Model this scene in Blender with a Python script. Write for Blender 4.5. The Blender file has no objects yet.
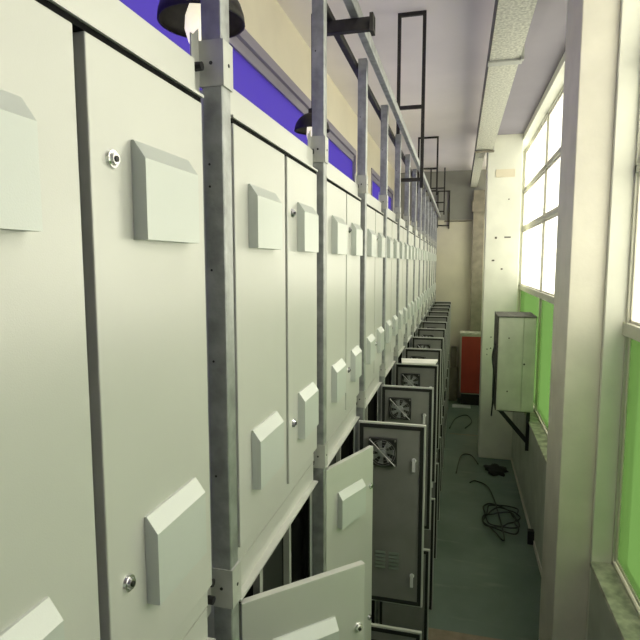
import bpy, bmesh, math, random
from mathutils import Vector, Matrix
random.seed(7)
C = bpy.context.scene.collection
S = bpy.context.scene
EYE = 4.05                                   # camera height above the floor

# ------------------------------------------------------------------ camera
def make_camera():
    vx, vy, f = 459.0, 263.0, 540.0
    a = Vector((vx-320, -(vy-320), f)).normalized()
    u = Vector((0, a[2], -a[1])).normalized()
    r = u.cross(a)
    if r[0] < 0: r = -r
    rows = Matrix((r, a, u))                 # camera-space -> world
    right, up, fwd = rows.col[0].copy(), rows.col[1].copy(), rows.col[2].copy()
    cd = bpy.data.cameras.new('camera'); cd.sensor_width = 36; cd.lens = 36*f/640
    cd.clip_start = 0.02; cd.clip_end = 200
    co = bpy.data.objects.new('camera', cd); C.objects.link(co)
    m = Matrix.Identity(4)
    for i in range(3):
        m[i][0] = right[i]; m[i][1] = up[i]; m[i][2] = -fwd[i]
    m[0][3], m[1][3], m[2][3] = 0, 0, EYE
    co.matrix_world = m
    S.camera = co
make_camera()

# ------------------------------------------------------------------ world, lights, exposure
w = bpy.data.worlds.new('world'); S.world = w; w.use_nodes = True
bg = w.node_tree.nodes['Background']
bg.inputs[0].default_value = (.99, 0.965, 0.87, 1); bg.inputs[1].default_value = 6.0
S.view_settings.view_transform = 'Standard'; S.view_settings.look = 'None'
S.view_settings.gamma = 1; S.view_settings.use_curve_mapping = False
S.view_settings.exposure = 0.30
S.cycles.max_bounces = 10; S.cycles.diffuse_bounces = 6; S.cycles.transparent_max_bounces = 12
S.cycles.use_denoising = True
S.cycles.sample_clamp_indirect = 8
def area(name, loc, rot, sx, sy, power=None, col=(1, 1, 1), portal=False):
    l = bpy.data.lights.new(name, 'AREA'); l.shape = 'RECTANGLE'; l.size = sx; l.size_y = sy
    o = bpy.data.objects.new(name, l); C.objects.link(o); o.location = loc; o.rotation_euler = rot
    if portal: l.cycles.is_portal = True
    else: l.energy = power; l.color = col
    return o
WIN = [(.2, 4.75), (5.55, 12.6), (12.7, 16.2)]       # window openings along the right wall
for a_, b_ in WIN:
    area('daylight_portal', (1.42, (a_+b_)/2, EYE-.05), (0, math.pi/2, 0), 4.9, b_-a_, portal=True)
def tube_light(y, x, pw):
    l = area('fluorescent_light', (x, y, EYE+2.50), (0, 0, 0), .12, 1.15, pw, (1, .95, .82)); return l
tube_light(1.5, .1, 12)

# ------------------------------------------------------------------ materials
def mat(name, col, rough=.5, metal=0, nscale=0, namt=0, bump=0, bscale=60, col2=None, spec=.5, coat=0):
    m = bpy.data.materials.new(name); m.use_nodes = True
    nt = m.node_tree; b = nt.nodes['Principled BSDF']
    b.inputs['Base Color'].default_value = (*col, 1); b.inputs['Roughness'].default_value = rough
    b.inputs['Metallic'].default_value = metal
    b.inputs['Specular IOR Level'].default_value = spec
    tc = nt.nodes.new('ShaderNodeTexCoord')
    if nscale:
        n = nt.nodes.new('ShaderNodeTexNoise'); n.inputs['Scale'].default_value = nscale; n.inputs['Detail'].default_value = 6
        nt.links.new(tc.outputs['Object'], n.inputs['Vector'])
        r = nt.nodes.new('ShaderNodeValToRGB')
        c2 = col2 or tuple(max(0, c*(1-namt)) for c in col)
        r.color_ramp.elements[0].position = .35; r.color_ramp.elements[1].position = .65
        r.color_ramp.elements[0].color = (*c2, 1); r.color_ramp.elements[1].color = (*col, 1)
        nt.links.new(n.outputs['Fac'], r.inputs['Fac']); nt.links.new(r.outputs['Color'], b.inputs['Base Color'])
    if bump:
        n2 = nt.nodes.new('ShaderNodeTexNoise'); n2.inputs['Scale'].default_value = bscale
        nt.links.new(tc.outputs['Object'], n2.inputs['Vector'])
        bp = nt.nodes.new('ShaderNodeBump'); bp.inputs['Strength'].default_value = bump; bp.inputs['Distance'].default_value = .01
        nt.links.new(n2.outputs['Fac'], bp.inputs['Height']); nt.links.new(bp.outputs['Normal'], b.inputs['Normal'])
    return m
M = {}
M['paint'] = mat('pale grey green powder coat', (.58, .59, .555), .30, .18, 1.5, .05, .05, 350)
M['hood'] = mat('hood powder coat', (.57, .61, .58), .32, .15, 2, .04, .05, 350)
M['innerside'] = mat('grey door liner', (.22, .22, .205), .6, 0, 5, .15)
M['inner'] = mat('grey cabinet interior', (.42, .43, .40), .5, 0, 3, .15)
M['rubber'] = mat('black rubber', (.012, .012, .012), .7)
M['shading'] = mat('door gap seal', (.006, .006, .006), .9, spec=.1)  # black fill that paints the shade in the gap above the doors
M['black'] = mat('black plastic', (.015, .015, .016), .45)
M['galv'] = mat('galvanised steel', (.46, .48, .48), .42, .7, 14, .35, .12, 90)
M['bracket'] = mat('bracket zinc', (.55, .56, .53), .45, .45, 20, .12)
M['spangle'] = mat('spangled duct steel', (.78, .78, .68), .5, .25, 38, .42, .1, 60)
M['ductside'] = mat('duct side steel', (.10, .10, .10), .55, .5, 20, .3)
M['darksteel'] = mat('dark painted steel', (.035, .032, .028), .55, .2, 20, .4)
M['chrome'] = mat('chrome', (.8, .8, .8), .15, 1)
M['handle'] = mat('satin silver', (.8, .8, .8), .35, .3)
M['beam'] = mat('violet grey soffit shade', (.30, .28, .33), .9, 0, 1, .1)  # shade beside the duct put into the soffit colour
M['shade'] = mat('dark green louvre', (.12, .15, .12), .6)
M['cream'] = mat('cream wall paint', (.80, .74, .58), .85, 0, 1.2, .08, .15, 25)
M['ceil'] = mat('ceiling paint', (.80, .75, .72), .9, 0, .7, .10, .1, 20)
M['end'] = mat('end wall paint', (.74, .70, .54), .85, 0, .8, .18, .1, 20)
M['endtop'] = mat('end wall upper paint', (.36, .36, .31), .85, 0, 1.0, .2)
M['pillar'] = mat('white pillar paint', (.86, .87, .76), .8, 0, 2.2, .10, .12, 30)
M['column'] = mat('grey column paint', (.84, .81, .70), .85, 0, 3, .10, .15, 30)
M['dado'] = mat('lower wall paint', (.62, .65, .56), .8, 0, 2, .2, .1, 30)
M['frame'] = mat('aluminium window frame', (.60, .60, .50), .5, .2)
M['sill'] = mat('dirty sill', (.72, .71, .60), .8, 0, 9, .5, .2, 40)
M['brown'] = mat('brown conduit', (.30, .27, .20), .7, 0, 5, .3)
M['white'] = mat('white foam sheet', (.85, .85, .80), .7)
M['red'] = mat('red enamel', (.42, .055, .035), .45, 0, 3, .15)
M['boxgrey'] = mat('old grey enamel', (.66, .68, .58), .5, 0, 4, .14, .08, 60)
M['boxdark'] = mat('dark box faces', (.12, .12, .10), .8, 0, 12, .5)  # left side and top coloured darker than the box front
M['mark'] = mat('dark scuff', (.10, .09, .07), .9)
M['wframe'] = mat('violet grey window frame', (.30, .28, .34), .5, .2)
def glass(name, col, frost, fcol):
    m = bpy.data.materials.new(name); m.use_nodes = True; nt = m.node_tree
    nt.nodes.remove(nt.nodes['Principled BSDF']); out = nt.nodes['Material Output']
    t = nt.nodes.new('ShaderNodeBsdfTransparent'); t.inputs[0].default_value = (*col, 1)
    tl = nt.nodes.new('ShaderNodeBsdfTranslucent'); tl.inputs[0].default_value = (*fcol, 1)
    mx = nt.nodes.new('ShaderNodeMixShader'); mx.inputs[0].default_value = frost
    nt.links.new(t.outputs[0], mx.inputs[1]); nt.links.new(tl.outputs[0], mx.inputs[2])
    gl = nt.nodes.new('ShaderNodeBsdfGlossy'); gl.inputs['Roughness'].default_value = .15
    mx2 = nt.nodes.new('ShaderNodeMixShader'); mx2.inputs[0].default_value = .04
    nt.links.new(mx.outputs[0], mx2.inputs[1]); nt.links.new(gl.outputs[0], mx2.inputs[2])
    nt.links.new(mx2.outputs[0], out.inputs['Surface'])
    return m
M['pane'] = glass('frosted pane', (.55, .55, .52), .35, (.9, .9, .85))
M['greenpane'] = glass('green film pane', (.165, .235, .12), .3, (.165, .235, .12))
M['bluepane'] = glass('blue violet film', (.12, .095, .28), .8, (.125, .10, .29))
def floor_mat():
    m = bpy.data.materials.new('green painted concrete'); m.use_nodes = True
    nt = m.node_tree; b = nt.nodes['Principled BSDF']; L = nt.links.new
    tc = nt.nodes.new('ShaderNodeTexCoord')
    n = nt.nodes.new('ShaderNodeTexNoise'); n.inputs['Scale'].default_value = 1.1; n.inputs['Detail'].default_value = 8
    L(tc.outputs['Object'], n.inputs['Vector'])
    r = nt.nodes.new('ShaderNodeValToRGB'); e = r.color_ramp.elements
    e[0].position = .3; e[0].color = (.10, .15, .12, 1); e[1].position = .75; e[1].color = (.18, .24, .20, 1)
    L(n.outputs['Fac'], r.inputs['Fac'])
    # worn streaks running across the aisle
    mp = nt.nodes.new('ShaderNodeMapping'); mp.inputs['Scale'].default_value = (.9, 4, 1); L(tc.outputs['Object'], mp.inputs['Vector'])
    n2 = nt.nodes.new('ShaderNodeTexNoise'); n2.inputs['Scale'].default_value = 1.6; n2.inputs['Detail'].default_value = 5
    L(mp.outputs[0], n2.inputs['Vector'])
    r2 = nt.nodes.new('ShaderNodeValToRGB'); r2.color_ramp.elements[0].position = .60; r2.color_ramp.elements[1].position = .74
    L(n2.outputs['Fac'], r2.inputs['Fac'])
    mx = nt.nodes.new('ShaderNodeMixRGB'); mx.inputs[2].default_value = (.20, .25, .20, 1)
    L(r2.outputs['Color'], mx.inputs[0]); L(r.outputs['Color'], mx.inputs[1])
    L(mx.outputs[0], b.inputs['Base Color'])
    b.inputs['Roughness'].default_value = .42
    return m
M['floor'] = floor_mat()
M['bare'] = mat('bare concrete strip', (.34, .27, .20), .8, 0, 8, .25)

# ------------------------------------------------------------------ helpers
class MB:
    def __init__(s): s.b = bmesh.new()
    def box(s, x0, x1, y0, y1, z0, z1):
        v = [s.b.verts.new((x, y, z)) for x in (x0, x1) for y in (y0, y1) for z in (z0, z1)]
        for f in ((0,1,3,2),(4,6,7,5),(0,4,5,1),(2,3,7,6),(0,2,6,4),(1,5,7,3)): s.b.faces.new([v[i] for i in f])
        return s
    def poly(s, pts, d):                      # extrude polygon pts by vector d
        d = Vector(d); a = [s.b.verts.new(p) for p in pts]; c = [s.b.verts.new(Vector(p)+d) for p in pts]; n = len(pts)
        s.b.faces.new(a[::-1]); s.b.faces.new(c)
        for i in range(n): s.b.faces.new((a[i], a[(i+1) % n], c[(i+1) % n], c[i]))
        return s
    def cyl(s, p, q, r0, r1=None, n=16, cap=True):
        r1 = r0 if r1 is None else r1; p = Vector(p); q = Vector(q); d = (q-p).normalized()
        t = d.orthogonal().normalized(); u = d.cross(t)
        A = [s.b.verts.new(p+(t*math.cos(2*math.pi*i/n)+u*math.sin(2*math.pi*i/n))*r0) for i in range(n)]
        B = [s.b.verts.new(q+(t*math.cos(2*math.pi*i/n)+u*math.sin(2*math.pi*i/n))*r1) for i in range(n)]
        for i in range(n): s.b.faces.new((A[i], A[(i+1) % n], B[(i+1) % n], B[i]))
        if cap: s.b.faces.new(A[::-1]); s.b.faces.new(B)
        return s
    def lathe(s, prof, c, n=28):              # prof: (r, z) list around vertical axis
        rings = [[s.b.verts.new((c[0]+r*math.cos(2*math.pi*i/n), c[1]+r*math.sin(2*math.pi*i/n), c[2]+z)) for i in range(n)] for r, z in prof]
        for a, b in zip(rings, rings[1:]):
            for i in range(n): s.b.faces.new((a[i], a[(i+1) % n], b[(i+1) % n], b[i]))
        return s
    def tube(s, pts, r, n=8):
        pts = [Vector(p) for p in pts]; rings = []; t = None
        for i, p in enumerate(pts):
            d = (pts[min(i+1, len(pts)-1)]-pts[max(i-1, 0)]).normalized()
            t = d.orthogonal().normalized() if t is None else (t-d*t.dot(d)).normalized()
            u = d.cross(t)
            rings.append([s.b.verts.new(p+(t*math.cos(2*math.pi*k/n)+u*math.sin(2*math.pi*k/n))*r) for k in range(n)])
        for a, b in zip(rings, rings[1:]):
            for k in range(n): s.b.faces.new((a[k], a[(k+1) % n], b[(k+1) % n], b[k]))
        s.b.faces.new(rings[0][::-1]); s.b.faces.new(rings[-1]); return s
    def bevel(s, w, seg=2):
        bmesh.ops.bevel(s.b, geom=[e for e in s.b.edges], offset=w, segments=seg, affect='EDGES', profile=.5); return s
    def build(s, name, m, parent=None, loc=None, smooth=False):
        bmesh.ops.recalc_face_normals(s.b, faces=s.b.faces)
        me = bpy.data.meshes.new(name); s.b.to_mesh(me); s.b.free(); me.materials.append(m)
        if smooth:
            for p in me.polygons: p.use_smooth = True
        o = bpy.data.objects.new(name, me); C.objects.link(o)
        if parent: o.parent = parent
        if loc: o.location = loc
        return o
def tag(o, label=None, cat=None, group=None, kind=None):
    if label: o['label'] = label
    if cat: o['category'] = cat
    if group: o['group'] = group
    if kind: o['kind'] = kind
    return o
def empty(name, loc): o = bpy.data.objects.new(name, None); C.objects.link(o); o.location = loc; o.empty_display_size = .1; return o
KIDS = {}
def kids(o): return [c for c in bpy.data.objects if c.parent == o]
def copy_tree(o, parent=None):
    c = o.copy(); C.objects.link(c)
    if parent: c.parent = parent
    for ch in kids(o): copy_tree(ch, c)
    return c
def Z(z): return EYE + z
def struct(o): o['kind'] = 'structure'; return o

# ------------------------------------------------------------------ room shell
XL, XR, XO, YB, YE, ZC = -1.87, 1.15, 1.42, -4.0, 16.5, 2.66
struct(MB().box(XL-.2, XO, YB-.2, YE+.2, -.2, 0).build('floor', M['floor']))
struct(MB().box(XL-.2, XO, YB-.2, YE+.2, Z(ZC), Z(ZC)+.2).build('ceiling', M['ceil']))
struct(MB().box(XL-.2, XO, YB-.2, YB, 0, Z(ZC)).build('wall_back', M['column']))
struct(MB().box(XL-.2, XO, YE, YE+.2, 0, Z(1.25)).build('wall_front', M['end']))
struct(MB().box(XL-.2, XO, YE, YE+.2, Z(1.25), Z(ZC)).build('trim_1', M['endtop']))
# left wall with two window openings
LW = [(-2.5, 9.9), (11.7, 15.6)]; LZ0, LZ1 = -1.2, 2.02
wl = MB(); ys = [YB] + [v for p in LW for v in p] + [YE]
for i in range(0, len(ys), 2): wl.box(XL-.2, XL, ys[i], ys[i+1], 0, Z(ZC))
for a_, b_ in LW: wl.box(XL-.2, XL, a_, b_, 0, Z(LZ0)); wl.box(XL-.2, XL, a_, b_, Z(LZ1), Z(ZC))
struct(wl.build('wall_left', M['cream']))
for wi, (a_, b_) in enumerate(LW):
    e_ = empty('window_%d' % (wi+5), (XL, a_, Z(LZ0))); struct(e_)
    H = LZ1-LZ0; L = b_-a_
    fr = MB().box(-.07, .02, 0, L, H-.10, H).box(-.09, -.02, 0, L, H-.20, H-.10).box(-.07, .02, 0, L, 0, .08).box(-.07, .02, 0, .07, .08, H-.10).box(-.07, .02, L-.07, L, .08, H-.10)
    fr.build('window_frame', M['wframe'], e_)
    MB().box(-.045, -.04, .07, L-.07, .08, H-.08).build('pane', M['bluepane'], e_)
# right wall
SZ, HZ = -2.50, 2.38
wr = MB(); ys = [YB] + [v for p in WIN for v in p] + [YE]
for i in range(0, len(ys), 2): wr.box(XR, XO, ys[i], ys[i+1], 0, Z(ZC))
for a_, b_ in WIN: wr.box(XR, XO, a_, b_, Z(HZ), Z(ZC)).box(XR+.02, XO, a_, b_, Z(SZ)-.04, Z(SZ)-.039)
struct(wr.build('wall_right', M['pillar']))
wd = MB()
for a_, b_ in WIN: wd.box(XR, XO, a_, b_, 0, Z(SZ)-.04)
struct(wd.build('trim_2', M['dado']))
struct(MB().box(XR-.012, XR, 5.5, 11.4, 0, .09).build('baseboard_right', M['column']))
for wi, (a_, b_) in enumerate(WIN):
    struct(MB().box(XR-.015, XO, a_, b_, Z(SZ)-.04, Z(SZ)).bevel(.004, 1).build('trim_%d' % (wi+3), M['sill']))
    e_ = struct(empty('window_%d' % (wi+1), (1.30, a_, Z(SZ))))
    H = HZ-SZ; L = b_-a_
    n = max(1, round(L/1.95)); cols = [L*k/n for k in range(n+1)]
    if wi == 1: cols = [0, 1.95, 3.95, L]
    rows = [0, -.52-SZ, .72-SZ, 1.53-SZ, H]
    fr = MB()
    for k, y in enumerate(cols):
        hw = .035; y0 = max(0, y-hw); y1 = min(L, y+hw)
        fr.box(0, .06, y0, y1, 0, H)
    for k, z in enumerate(rows):
        hw = .05 if k == 1 else .03; fr.box(-.02 if k == 1 else 0, .06, 0, L, max(0, z-hw), min(H, z+hw))
    fr.build('window_frame', M['frame'], e_)
    sash = MB()
    for c0, c1 in zip(cols, cols[1:]):
        for r0, r1 in zip(rows, rows[1:]):
            y0, y1, z0, z1 = c0+.045, c1-.045, r0+.06, r1-.05
            MB().box(.030, .034, y0-.01, y1+.01, z0-.01, z1+.01).build('pane', M['greenpane'] if r0 == 0 else M['pane'], e_)
            sash.box(.02, .045, y0-.015, y1+.015, z0-.02, z0+.012).box(.02, .045, y0-.015, y1+.015, z1-.012, z1+.02)
            sash.box(.02, .045, y0-.015, y0+.012, z0, z1).box(.02, .045, y1-.012, y1+.015, z0, z1)
    sash.build('sash', M['column'], e_)
# pillars
struct(MB().box(.88, XR, 4.8, 5.5, 0, Z(ZC)).bevel(.006, 1).build('wall_pier', M['column'])).name = 'trim_7'
struct(MB().box(.50, XR, 11.42, 12.0, 0, Z(ZC)).bevel(.01, 1).build('trim_8', M['pillar']))
struct(MB().box(.64, XO-.01, -3.9, 11.41, Z(2.49), Z(ZC)-.001).build('trim_13', M['beam']))
struct(MB().box(.36, .66, 16.2, 16.5, 0, Z(2.05)).box(.32, .70, 16.16, 16.5, Z(1.45), Z(1.75)).build('trim_9', M['brown']))
# scuffs and screw holes on the white pillar (one mesh lying on its face)
mk = MB()
def pxpillar(px, pz, w, h): mk.box(px-w, px+w, 11.412, 11.4205, Z(pz)-h, Z(pz)+h)
for x, z, w_, h_ in ((.70, .50, .02, .02), (.92, .51, .06, .012), (.66, .05, .025, .015), (.83, -.12, .018, .015), (.92, 1.25, .012, .01),
                     (.60, -1.75, .01, .01), (.67, -1.73, .012, .012), (.74, -1.76, .02, .008), (.60, -1.86, .01, .008), (.74, -1.86, .02, .01), (.67, -1.5, .012, .01)):
    pxpillar(x, z, w_, h_)
struct(mk.build('trim_10', M['mark']))
lf = MB().box(.66, 1.02, 11.405, 11.42, Z(1.68), Z(1.69)).box(.66, 1.02, 11.405, 11.42, Z(1.82), Z(1.83)).box(.66, .67, 11.405, 11.42, Z(1.69), Z(1.82)).box(1.01, 1.02, 11.405, 11.42, Z(1.69), Z(1.82)).box(.67, 1.01, 11.412, 11.42, Z(1.69), Z(1.82))
tag(lf.build('label_holder', M['cream']), 'empty pale rectangular label holder high on the white pillar', 'label holder')
# bare strip of concrete across the aisle
struct(MB().box(-.6, 1.15, 5.3, 5.76, 0, .003).build('trim_11', M['bare']))
struct(MB().box(-.1, .6, 12.9, 12.94, 0, .002).build('trim_12', M['bare']))

# ------------------------------------------------------------------ cabinets
W, NB = .978, 14
LA, LB, DH = .482, .450, 1.31
PY = [.21, 1.40, 2.54, 3.72]+[3.72+1.10*k for k in range(1, 12)]
def post_y(k): return PY[k+1]
def hood_mesh(wd_, ht):
    m = MB(); d = .032
    m.poly([(0, 0, 0), (d, .0, .0), (d, .0, ht-.037), (.006, 0, ht), (0, 0, ht)], (0, wd_, 0))
    return m
def lock_part(parent, y, z):
    l = MB().cyl((0, y, z), (.006, y, z), .019, .017, 20).cyl((.006, y, z), (.012, y, z), .013, .011, 20).build('lock', M['chrome'], parent)
    l['label'] = 'round chrome lock'
    MB().cyl((.0125, y, z), (.014, y, z), .006, .006, 12).build('key_hole', M['black'], l)
def handle_part(parent, y, z):
    MB().cyl((-.029, y, z), (-.050, y, z), .016, .012, 12).box(-.060, -.048, y-.01, y+.01, z-.07, z+.02).build('handle', M['handle'], parent)['label'] = 'silver latch handle'
def leaf(kind, parent, loc, rich, LB=LB):
    """door leaf; origin at its hinge line; A extends to +y, B to -y; outer skin at x=0"""
    wd_ = LA if kind == 'A' else LB; s = 1 if kind == 'A' else -1
    y0, y1 = (0, wd_) if s > 0 else (-wd_, 0)
    d = MB().box(-.026, 0, y0, y1, 0, DH).bevel(.003, 2).build('door', M['paint'], parent, loc)
    if kind == 'A': h0, hw = .105, .245
    else: h0, hw = -wd_+.128, .228
    for z in (.950, .152):
        h = hood_mesh(hw, .20).build('vent_hood', M['hood'], d, (0.0005, h0, z))
    if kind == 'B':
        lock_part(d, -wd_+.062, 1.31-.21); lock_part(d, -wd_+.062, .24)
    elif rich: lock_part(d, wd_-.03, 1.31-.24); lock_part(d, wd_-.03, .23)
    if rich:
        g = MB(); a, b = y0+.012, y1-.012; gw = .026
        g.box(-.034, -.0262, a, b, .012, .012+gw).box(-.034, -.0262, a, b, DH-.012-gw, DH-.012)
        g.box(-.034, -.0262, a, a+gw, .012+gw, DH-.012-gw).box(-.034, -.0262, b-gw, b, .012+gw, DH-.012-gw)
        g.build('gasket', M['rubber'], d)['label'] = 'black rubber gasket'
        ip = MB().box(-.029, -.0262, a+gw+.001, b-gw-.001, .013+gw, DH-.013-gw).build('inner_panel', M['innerside'], d)  # inner side coloured a darker grey than the outer skin
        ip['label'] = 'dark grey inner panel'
        # fan near the hinge end, louvres low down, latches near the free edge
        if kind == 'B':
            fy, fz = -.175, DH-.20; r = .098
            f = MB().box(-.056, -.0293, fy-r, fy+r, fz-r, fz+r).bevel(.004, 1).build('fan', M['black'], d)
            bl = MB().cyl((-.0565, fy, fz), (-.070, fy, fz), .032, .030, 16)
            for k in range(7):
                a0 = k*2*math.pi/7
                pts = [(-.0585, fy+math.cos(a0+t)*q, fz+math.sin(a0+t)*q) for q, t in ((.03, 0), (.082, .15), (.082, .62), (.03, .55))]
                bl.poly(pts, (-.003, 0, 0))
            bl.build('fan_blades', M['galv'], f)
            gd = MB(); dg = MB()
            for q in (.035, .055, .075, .09):
                gd.tube([(-.068, fy+q*math.cos(t*math.pi/12), fz+q*math.sin(t*math.pi/12)) for t in range(25)], .0016, 5)
            dg.cyl((-.068, fy+.09, fz+.09), (-.068, fy-.09, fz-.09), .0028, n=6)
            for sy in (-1, 1):
                for sz in (-1, 1): gd.cyl((-.0565, fy+sy*.086, fz+sz*.086), (-.070, fy+sy*.086, fz+sz*.086), .006, n=8)
            gd.build('fan_guard', M['innerside'], f); dg.build('guard_strut', M['handle'], f)
            lv = MB()
            for cy in (-.26, -.165):
                for k in range(5): lv.poly([(-.0292, cy-.035, .26+k*.027), (-.038, cy-.035, .262+k*.027), (-.0292, cy-.035, .276+k*.027)], (0, .07, 0))
            lv.build('louvre', M['shade'], d)
            handle_part(d, -wd_+.075, DH-.25); handle_part(d, -wd_+.075, .23)
        else:
            handle_part(d, wd_-.075, DH-.25); handle_part(d, wd_-.075, .23)
    return d
def cabinet_body(parent, inside):
    b = MB(); D = .60; xf = -.032
    b.box(-D, xf, 0, .014, .018, 1.495).box(-D, xf, W-.014, W, .018, 1.495)
    b.box(-D, xf, .014, W-.014, 1.48, 1.495).box(-D, xf, .014, W-.014, .018, .030).box(-D, -D+.012, .014, W-.014, .015, 1.48)
    b.box(-.06, -.022, 0, W, 1.419, 1.512).box(-.06, .003, 0, W, 1.412, 1.4195)          # header with drip lip
    b.box(-.05, -.020, 0, W, .018, .080)
    b.build('body', M['paint'], parent)
    e = MB()                                                       # flange and black strip painting the shadow under the lip
    e.box(xf-.03, xf-.004, .014, .04, .08, 1.425).box(xf-.03, xf-.004, W-.04, W-.014, .08, 1.425).box(xf-.03, xf-.004, .04, W-.04, 1.385, 1.425).box(xf-.03, xf-.004, .04, W-.04, .08, .11)
    e.box(xf-.004, -.004, 0.005, W-.005, 1.3995, 1.4115)
    e.build('flange_gap_shading', M['shading'], parent)
    if inside:
        r = MB()
        for y in (.09, W-.12): r.box(-.14, -.11, y, y+.03, .015, 1.48).box(-.55, -.52, y, y+.03, .015, 1.48)
        r.box(-.14, -.11, W*.47, W*.47+.035, .015, 1.48)
        r.build('rack_rail', M['inner'], parent)
        q = MB().box(-.50, -.145, W*.52, W-.12, .25, 1.36).box(-.50, -.16, .13, W*.46, .15, .5)
        q.build('equipment_case', M['black'], parent)
        for y in (.0145, W-.02): MB().box(-.585, -.06, y, y+.0055, .02, 1.475).build('side_darkening', M['rubber'], parent)  # black sheets added to paint the shade inside the cabinet
        cb = MB()
        for k in range(4):
            y = .2+.05*k; cb.tube([(-.2, y, 1.2), (-.17, y+.03, .95), (-.19, y-.02, .75), (-.25, y+.02, .52)], .009, 6)
        cb.build('cable', M['black'], parent)
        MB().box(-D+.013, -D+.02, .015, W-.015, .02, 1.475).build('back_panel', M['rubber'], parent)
    else:
        MB().box(-.05, -.032, .04, W-.04, .11, 1.385).build('inner_panel', M['rubber'], parent)['label'] = 'black sheet behind the doors'  # black sheet showing through the seams of shut doors
def proto(inside, aw, bw):
    c = empty('cabinet', (-.65, 0, 0)); cabinet_body(c, inside)
    if aw is not None:
        d = leaf('A', c, (0, .008, .088), inside); d.rotation_euler.z = -math.radians(aw)
    if bw is not None:
        d = leaf('B', c, (0, W-.008, .088), inside, .463 if inside else LB); d.rotation_euler.z = math.radians(bw)
    return c
ORD = ['nearest', 'second', 'third', 'fourth', 'fifth', 'sixth', 'seventh', 'eighth', 'ninth', 'tenth', 'eleventh', 'twelfth', 'thirteenth', 'farthest']
closed = proto(False, 0, 0); used_closed = [False]
openb = proto(True, None, 90); used_open = [False]
def take(src, flag):
    if not flag[0]: flag[0] = True; return src
    return copy_tree(src)
def which(i): return 'nearest the camera' if i == 0 else ('at the far end' if i == NB-1 else ORD[i]+' from near end')
for t, tz in enumerate((-.99, -2.49, -3.99)):
    tier = ('upper', 'middle', 'bottom')[t]
    for i in range(NB):
        y = (post_y(i-1)+.06+post_y(i))/2 - W/2
        if t == 0 or i == 0:
            c = take(closed, used_closed); st = 'both doors shut'
        elif t == 1 and i == 1:
            c = proto(True, 46, None); st = 'left door ajar, dark inside'
        elif t == 1 and i == 2:
            c = proto(True, 22, 90); st = 'left door slightly ajar, fan door open'
        elif t == 2 and i == 1:
            c = take(closed, used_closed); st = 'both doors shut'
        else:
            c = take(openb, used_open); st = 'its fan door swung open'
        c.location = (-.65, y, Z(tz))
        tag(c, 'pale grey-green %s-tier cabinet with %s, %s' % (tier, st, which(i)), 'cabinet', '%s tier of metal cabinets' % tier)
plinth = MB().box(-1.25, -.70, .30, 16.12, 0, .059).build('plinth', M['darksteel'])
tag(plinth, 'low dark steel plinth running under the row of cabinets', 'plinth')

# ------------------------------------------------------------------ posts with brackets
def make_post(tb):
    p = empty('steel_post', (0, 0, 0))
    MB().box(-.69, -.63, 0, .055, 0, Z(1.36)).bevel(.003, 1).build('upright', M['galv'], p)
    for z in (.475, -.475-.55, -2.52):
        br = MB().box(-.695, -.624, -.004, .060, Z(z), Z(z)+.12)
        br.box(-.698, -.6945, -tb, -.004, Z(z)-.02, Z(z)+.125).poly([(-.698, -tb*.7, Z(z)+.125), (-.698, -.004, Z(z)+.125), (-.698, -.004, Z(z)+.15)], (.0035, 0, 0))
        b = br.build('bracket', M['bracket'], p)
        for dz in ((.045,) if z > 0 else (.035, .090)):
            MB().cyl((-.694, -.004-tb*.5, Z(z)+dz), (-.674, -.004-tb*.5, Z(z)+dz), min(.013, tb*.4), min(.012, tb*.38), 8).build('bolt', M['black'], b)
        MB().cyl((-.66, -.0045, Z(z)+.06), (-.66, -.006, Z(z)+.06), .005, n=10).build('screw_hole', M['black'], b)
        MB().cyl((-.6235, .03, Z(z)+.06), (-.622, .03, Z(z)+.06), .005, n=10).build('screw_hole', M['black'], b)
    for z in (-.62, -.28, -.02, .21, .27, .98): MB().cyl((-.672, -.0002, Z(z)), (-.672, -.0015, Z(z)), .0035, n=8).build('punch_hole', M['black'], p)
    return p
near_post, pp = make_post(.048), make_post(.026)
for k in range(NB):
    o = near_post if k == 0 else copy_tree(near_post) if k < 3 else pp if k == 3 else copy_tree(pp)
    o.location = (0, post_y(k), 0)
    w_ = 'nearest the camera' if k == 0 else ('last at the far end' if k == NB-1 else ORD[k]+' from the camera')
    tag(o, 'galvanised steel post bolted to the cabinet fronts, %s' % w_, 'post', 'steel posts between cabinets')

# ------------------------------------------------------------------ overhead rails and hangers
rail = MB().box(-.595, -.550, -1.0, 16.3, Z(1.30), Z(1.37)).bevel(.003, 1)
tag(rail.build('steel_rail', M['galv']), 'long galvanised rail running along the post tops', 'rail')
rail = MB().box(-.735, -.695, -1.0, 16.3, Z(1.30), Z(1.34)).bevel(.003, 1)
tag(rail.build('steel_rail', M['darksteel']), 'thin black rail running behind the post tops', 'rail')
cb = MB().box(-.74, -.47, 2.98, 3.02, Z(1.235), Z(1.298)).box(-.49, -.47, 2.96, 3.04, Z(1.22), Z(1.31))
tag(cb.build('cross_bracket', M['darksteel']), 'short black cross bracket under the two overhead rails near the camera', 'bracket')
def hanger(y, x0, x1, zt, zb, zm, label):
    e = empty('ceiling_hanger', (0, y, Z(zb)))
    tag(e, label, 'hanger', 'black rectangular ceiling hangers')
    r = .018
    for x in (x0, x1): MB().box(x-r, x+r, -r, r, (-.06 if x == x1 else 0), ZC-zb).build('rod', M['darksteel'], e)
    for z in (zb+.03, zm, zt): MB().box(x0+r, x1-r, -r, r, z-zb-r, z-zb+r).build('crossbar', M['darksteel'], e)
hanger(6.13, -.685, -.42, 2.642, .88, 1.68, 'largest black rectangular hanger dropping from the ceiling beside the rails')
hanger(12.0, -.895, -.50, 2.642, 1.50, 2.0, 'smaller black ceiling hanger seen just right of the largest one')
hanger(15.9, -.83, -.45, 2.10, 1.42, 1.70, 'tiny far black ceiling hanger just before the end wall')
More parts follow.
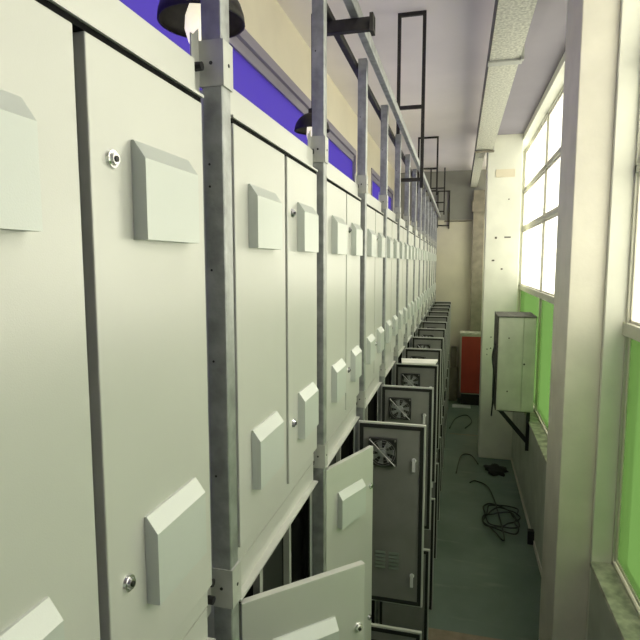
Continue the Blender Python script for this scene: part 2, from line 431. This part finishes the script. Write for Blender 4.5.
fr = MB().box(-.66, -.63, 16.44, 16.499, Z(1.03), Z(2.10)).box(-.33, -.30, 16.44, 16.499, Z(1.0), Z(2.10))
fr.box(-.63, -.33, 16.45, 16.49, Z(2.07), Z(2.10)).box(-.63, -.33, 16.45, 16.49, Z(1.08), Z(1.11))
tag(fr.build('wall_frame', M['darksteel']), 'black rectangular frame fixed to the end wall beyond the posts', 'frame')

# ------------------------------------------------------------------ duct
e = empty('cable_duct', (0, 0, Z(2.17)))
tag(e, 'long galvanised rectangular duct under the ceiling by the windows', 'duct')
MB().box(.262, .575, -3.8, 11.40, 0, .17).build('duct_body', M['spangle'], e)
MB().box(.255, .2615, -3.8, 16.45, -.004, .20).build('duct_side', M['ductside'], e)['label'] = 'dark left side'  # left side coloured darker than the duct's underside
MB().box(.262, .45, 11.40, 16.45, 0.0, .16).build('duct_end', M['spangle'], e)
for y in (6.35, 11.2):
    j = MB().box(.25, .60, y, y+.12, -.022, -.001).box(.576, .60, y, y+.12, -.001, .20)
    j.build('joint_strap', M['bracket'], e)
MB().box(.58, .61, 6.3, 6.36, -.03, .30).build('hanger_tab', M['bracket'], e)
MB().box(.25, .60, 11.1, 11.18, -.05, -.023).build('support_bar', M['brown'], e)
# conduit on end wall
tag(MB().cyl((-.45, 16.47, Z(1.22)), (.33, 16.47, Z(1.22)), .02, n=8).build('conduit', M['brown']), 'thin brown conduit running across the end wall', 'conduit')
tag(MB().box(.97, 1.10, 8.9, 8.93, Z(ZC)-.006, Z(ZC)).build('ceiling_slot', M['black']), 'small black slot in the ceiling right of the duct', 'slot')

# ------------------------------------------------------------------ pendant lamps
M['bulb'] = bpy.data.materials.new('warm lamp glass'); M['bulb'].use_nodes = True
_b = M['bulb'].node_tree.nodes['Principled BSDF']; _b.inputs['Base Color'].default_value = (.9, .85, .7, 1)
_b.inputs['Emission Color'].default_value = (1, .92, .66, 1); _b.inputs['Emission Strength'].default_value = .75
def pendant(x, y, z, k, br, label):
    e = empty('pendant_lamp', (x, y, Z(z))); tag(e, label, 'lamp', 'dark dome pendant lamps')
    MB().lathe([(r_*k, z_*k) for r_, z_ in ((.235, .0), (.245, 0), (.24, .04), (.22, .10), (.18, .16), (.11, .21), (.05, .235), (.05, .29), (0.001, .29))], (0, 0, 0)).build('lamp_shade', M['darksteel'], e, smooth=True)
    MB().lathe([(r_*br, z_) for r_, z_ in ((.001, -.16), (.5, -.15), (.8, -.11), (1, -.04), (.95, .03), (.7, .10), (.4, .17))], (0, 0, 0)).build('bulb', M['bulb'], e, smooth=True)
    MB().cyl((0, 0, .29*k), (0, 0, ZC-z), .008, n=8).build('cord', M['black'], e)
pendant(-1.52, 3.10, 1.42, 1.05, .10, 'dark dome pendant lamp above the nearest cabinet')
pendant(-1.60, 5.90, 1.44, .80, .06, 'smaller-looking dark dome pendant lamp just left of the second post')

# ------------------------------------------------------------------ right side: electrical box, bracket, cables
bx0, bx1, by, bz0, bz1 = .63, 1.19, 8.85, -2.34, -.84
e = empty('electrical_box', (bx0, by, Z(bz0))); tag(e, 'grey metal electrical box mounted on the right wall below the windows', 'electrical box')
w_ = bx1-bx0; h_ = bz1-bz0
MB().box(0, w_, .02, .85, 0, h_).build('body', M['boxgrey'], e)
MB().box(-.012, .0, .03, .86, .0, h_).build('side_cover', M['boxdark'], e)['label'] = 'dark side'
MB().box(-.012, w_+.008, -.01, .86, h_, h_+.012).build('top_cover', M['boxdark'], e)['label'] = 'dark top'
dr = MB().box(.006, w_*.66, 0, .018, .01, h_-.01).bevel(.004, 1).build('door', M['boxgrey'], e)
MB().box(w_*.67, w_-.004, .002, .018, .01, h_-.01).bevel(.004, 1).build('side_panel', M['boxgrey'], e)
for x, z in ((.16, h_-.33), (.16, .32)): MB().cyl((x, -.006, z), (x, 0, z), .012, n=10).build('screw', M['mark'], dr)
MB().cyl((w_*.71, -.012, h_*.51), (w_*.71, .002, h_*.51), .014, n=12).build('lock', M['black'], e)
e = empty('wall_bracket', (XR, 8.9, Z(-2.36))); tag(e, 'black triangular steel bracket carrying the grey electrical box', 'bracket')
MB().box(-.05, 0, 0, .05, -.62, .0).build('upright', M['black'], e)
MB().poly([(-.48, 0, -.0), (-.40, 0, -.0), (-.05, 0, -.40), (-.05, 0, -.50)], (0, .05, 0)).build('brace', M['black'], e)
MB().box(-.50, .0, 0.051, .6, -.012, 0.012).build('shelf', M['black'], e)
def wire(name, pts, r, label, cat='cable'):
    # smooth through points
    P = [Vector(p) for p in pts]; out = []
    for i in range(len(P)-1):
        p0, p1, p2, p3 = P[max(i-1, 0)], P[i], P[i+1], P[min(i+2, len(P)-1)]
        for k in range(6):
            t = k/6; out.append(.5*((2*p1)+(-p0+p2)*t+(2*p0-5*p1+4*p2-p3)*t*t+(-p0+3*p1-3*p2+p3)*t**3))
    out.append(P[-1]); o = MB().tube(out, r, 6).build(name, M['black'], smooth=True); return tag(o, label, cat)
wire('cable', [(.60, 9.05, Z(-1.3)), (.56, 9.0, Z(-1.5)), (.59, 8.9, Z(-1.8)), (.59, 8.95, Z(-2.1)), (.58, 9.1, Z(-2.5))], .012, 'black cable drooping down the left side of the electrical box')
# coil on floor
pts = []
for k in range(46):
    a = k*2*math.pi/12; r = .27+.05*math.sin(k*1.7)
    pts.append((.74+r*math.cos(a)*(1+.1*math.sin(k)), 8.85+.9*r*math.sin(a)*1.5-.012*k, .02+.0015*k))
pts += [(.65, 9.7, .02), (.42, 10.1, .015), (.30, 10.0, .015)]
wire('cable_coil', pts, .012, 'loose coil of black cable on the floor by the wall')
wire('cable', [(.05, 10.4, .012), (.15, 11.4, .012), (.35, 11.5, .012), (.48, 11.0, .012)], .010, 'black cable lying on the floor beside the white pillar')
wire('cable', [(-.12, 13.3, .012), (.02, 14.2, .012), (.3, 14.6, .012), (.42, 14.0, .012), (.25, 13.4, .012)], .012, 'black cable looped on the floor before the red cabinet')
tag(MB().box(1.06, 1.149, 7.9, 8.0, .02, .22).bevel(.008, 1).build('socket_box', M['black']), 'small black socket box at the foot of the right wall', 'socket box')
tag(MB().box(-.08, .42, 15.35, 15.6, .0, .03).build('metal_plate', M['handle']), 'shiny metal plate on the floor before the red cabinet', 'plate')
e = empty('red_cabinet', (.10, 15.72, .32)); tag(e, 'red metal cabinet standing at the end wall', 'cabinet')
MB().box(0, .62, 0, .42, 0, 1.72).build('body', M['frame'], e)
MB().box(.035, .60, -.02, -.001, .03, 1.66).bevel(.004, 1).build('door', M['red'], e)['label'] = 'red door'
MB().box(-.02, .64, -.03, .44, 1.721, 1.76).build('top', M['sill'], e)
MB().box(.05, .57, .03, .38, -.32, -.001).build('base', M['darksteel'], e)
tag(MB().box(-.20, .05, 16.1, 16.45, 0, 1.0).bevel(.02, 1).box(-.16, .0, 16.2, 16.4, 1.0, 1.6).build('stacked_crate', M['brown']), 'brown stacked crates left of the red cabinet', 'crate')
# white foam sheet resting on open door tops
y5 = post_y(4)
sh = MB().poly([(-.57, y5-.14, Z(-1.085)), (-.22, y5-.12, Z(-1.085)), (-.20, y5+.14, Z(-1.085)), (-.60, y5+.12, Z(-1.085))], (0, 0, .02))
tag(sh.build('foam_sheet', M['white']), 'white sheet lying across the tops of open cabinet doors', 'sheet')

rg = bmesh.new(); bmesh.ops.create_icosphere(rg, subdivisions=3, radius=1)
for v in rg.verts:
    n = 1+.22*math.sin(7*v.co.x+3*v.co.y)+.15*math.sin(11*v.co.y+2)
    v.co = Vector((v.co.x*.20*n, v.co.y*.30*n, max(0, v.co.z)*.07*n))
m_ = MB(); m_.b.free(); m_.b = rg
rr = m_.build('shadow_lump', M['rubber'], None, (.80, 10.75, 0), True)  # black lump added to stand in for a shadow on the floor
tag(rr, 'lumpy painted shadow on the floor at the foot of the white pillar', 'shadow')
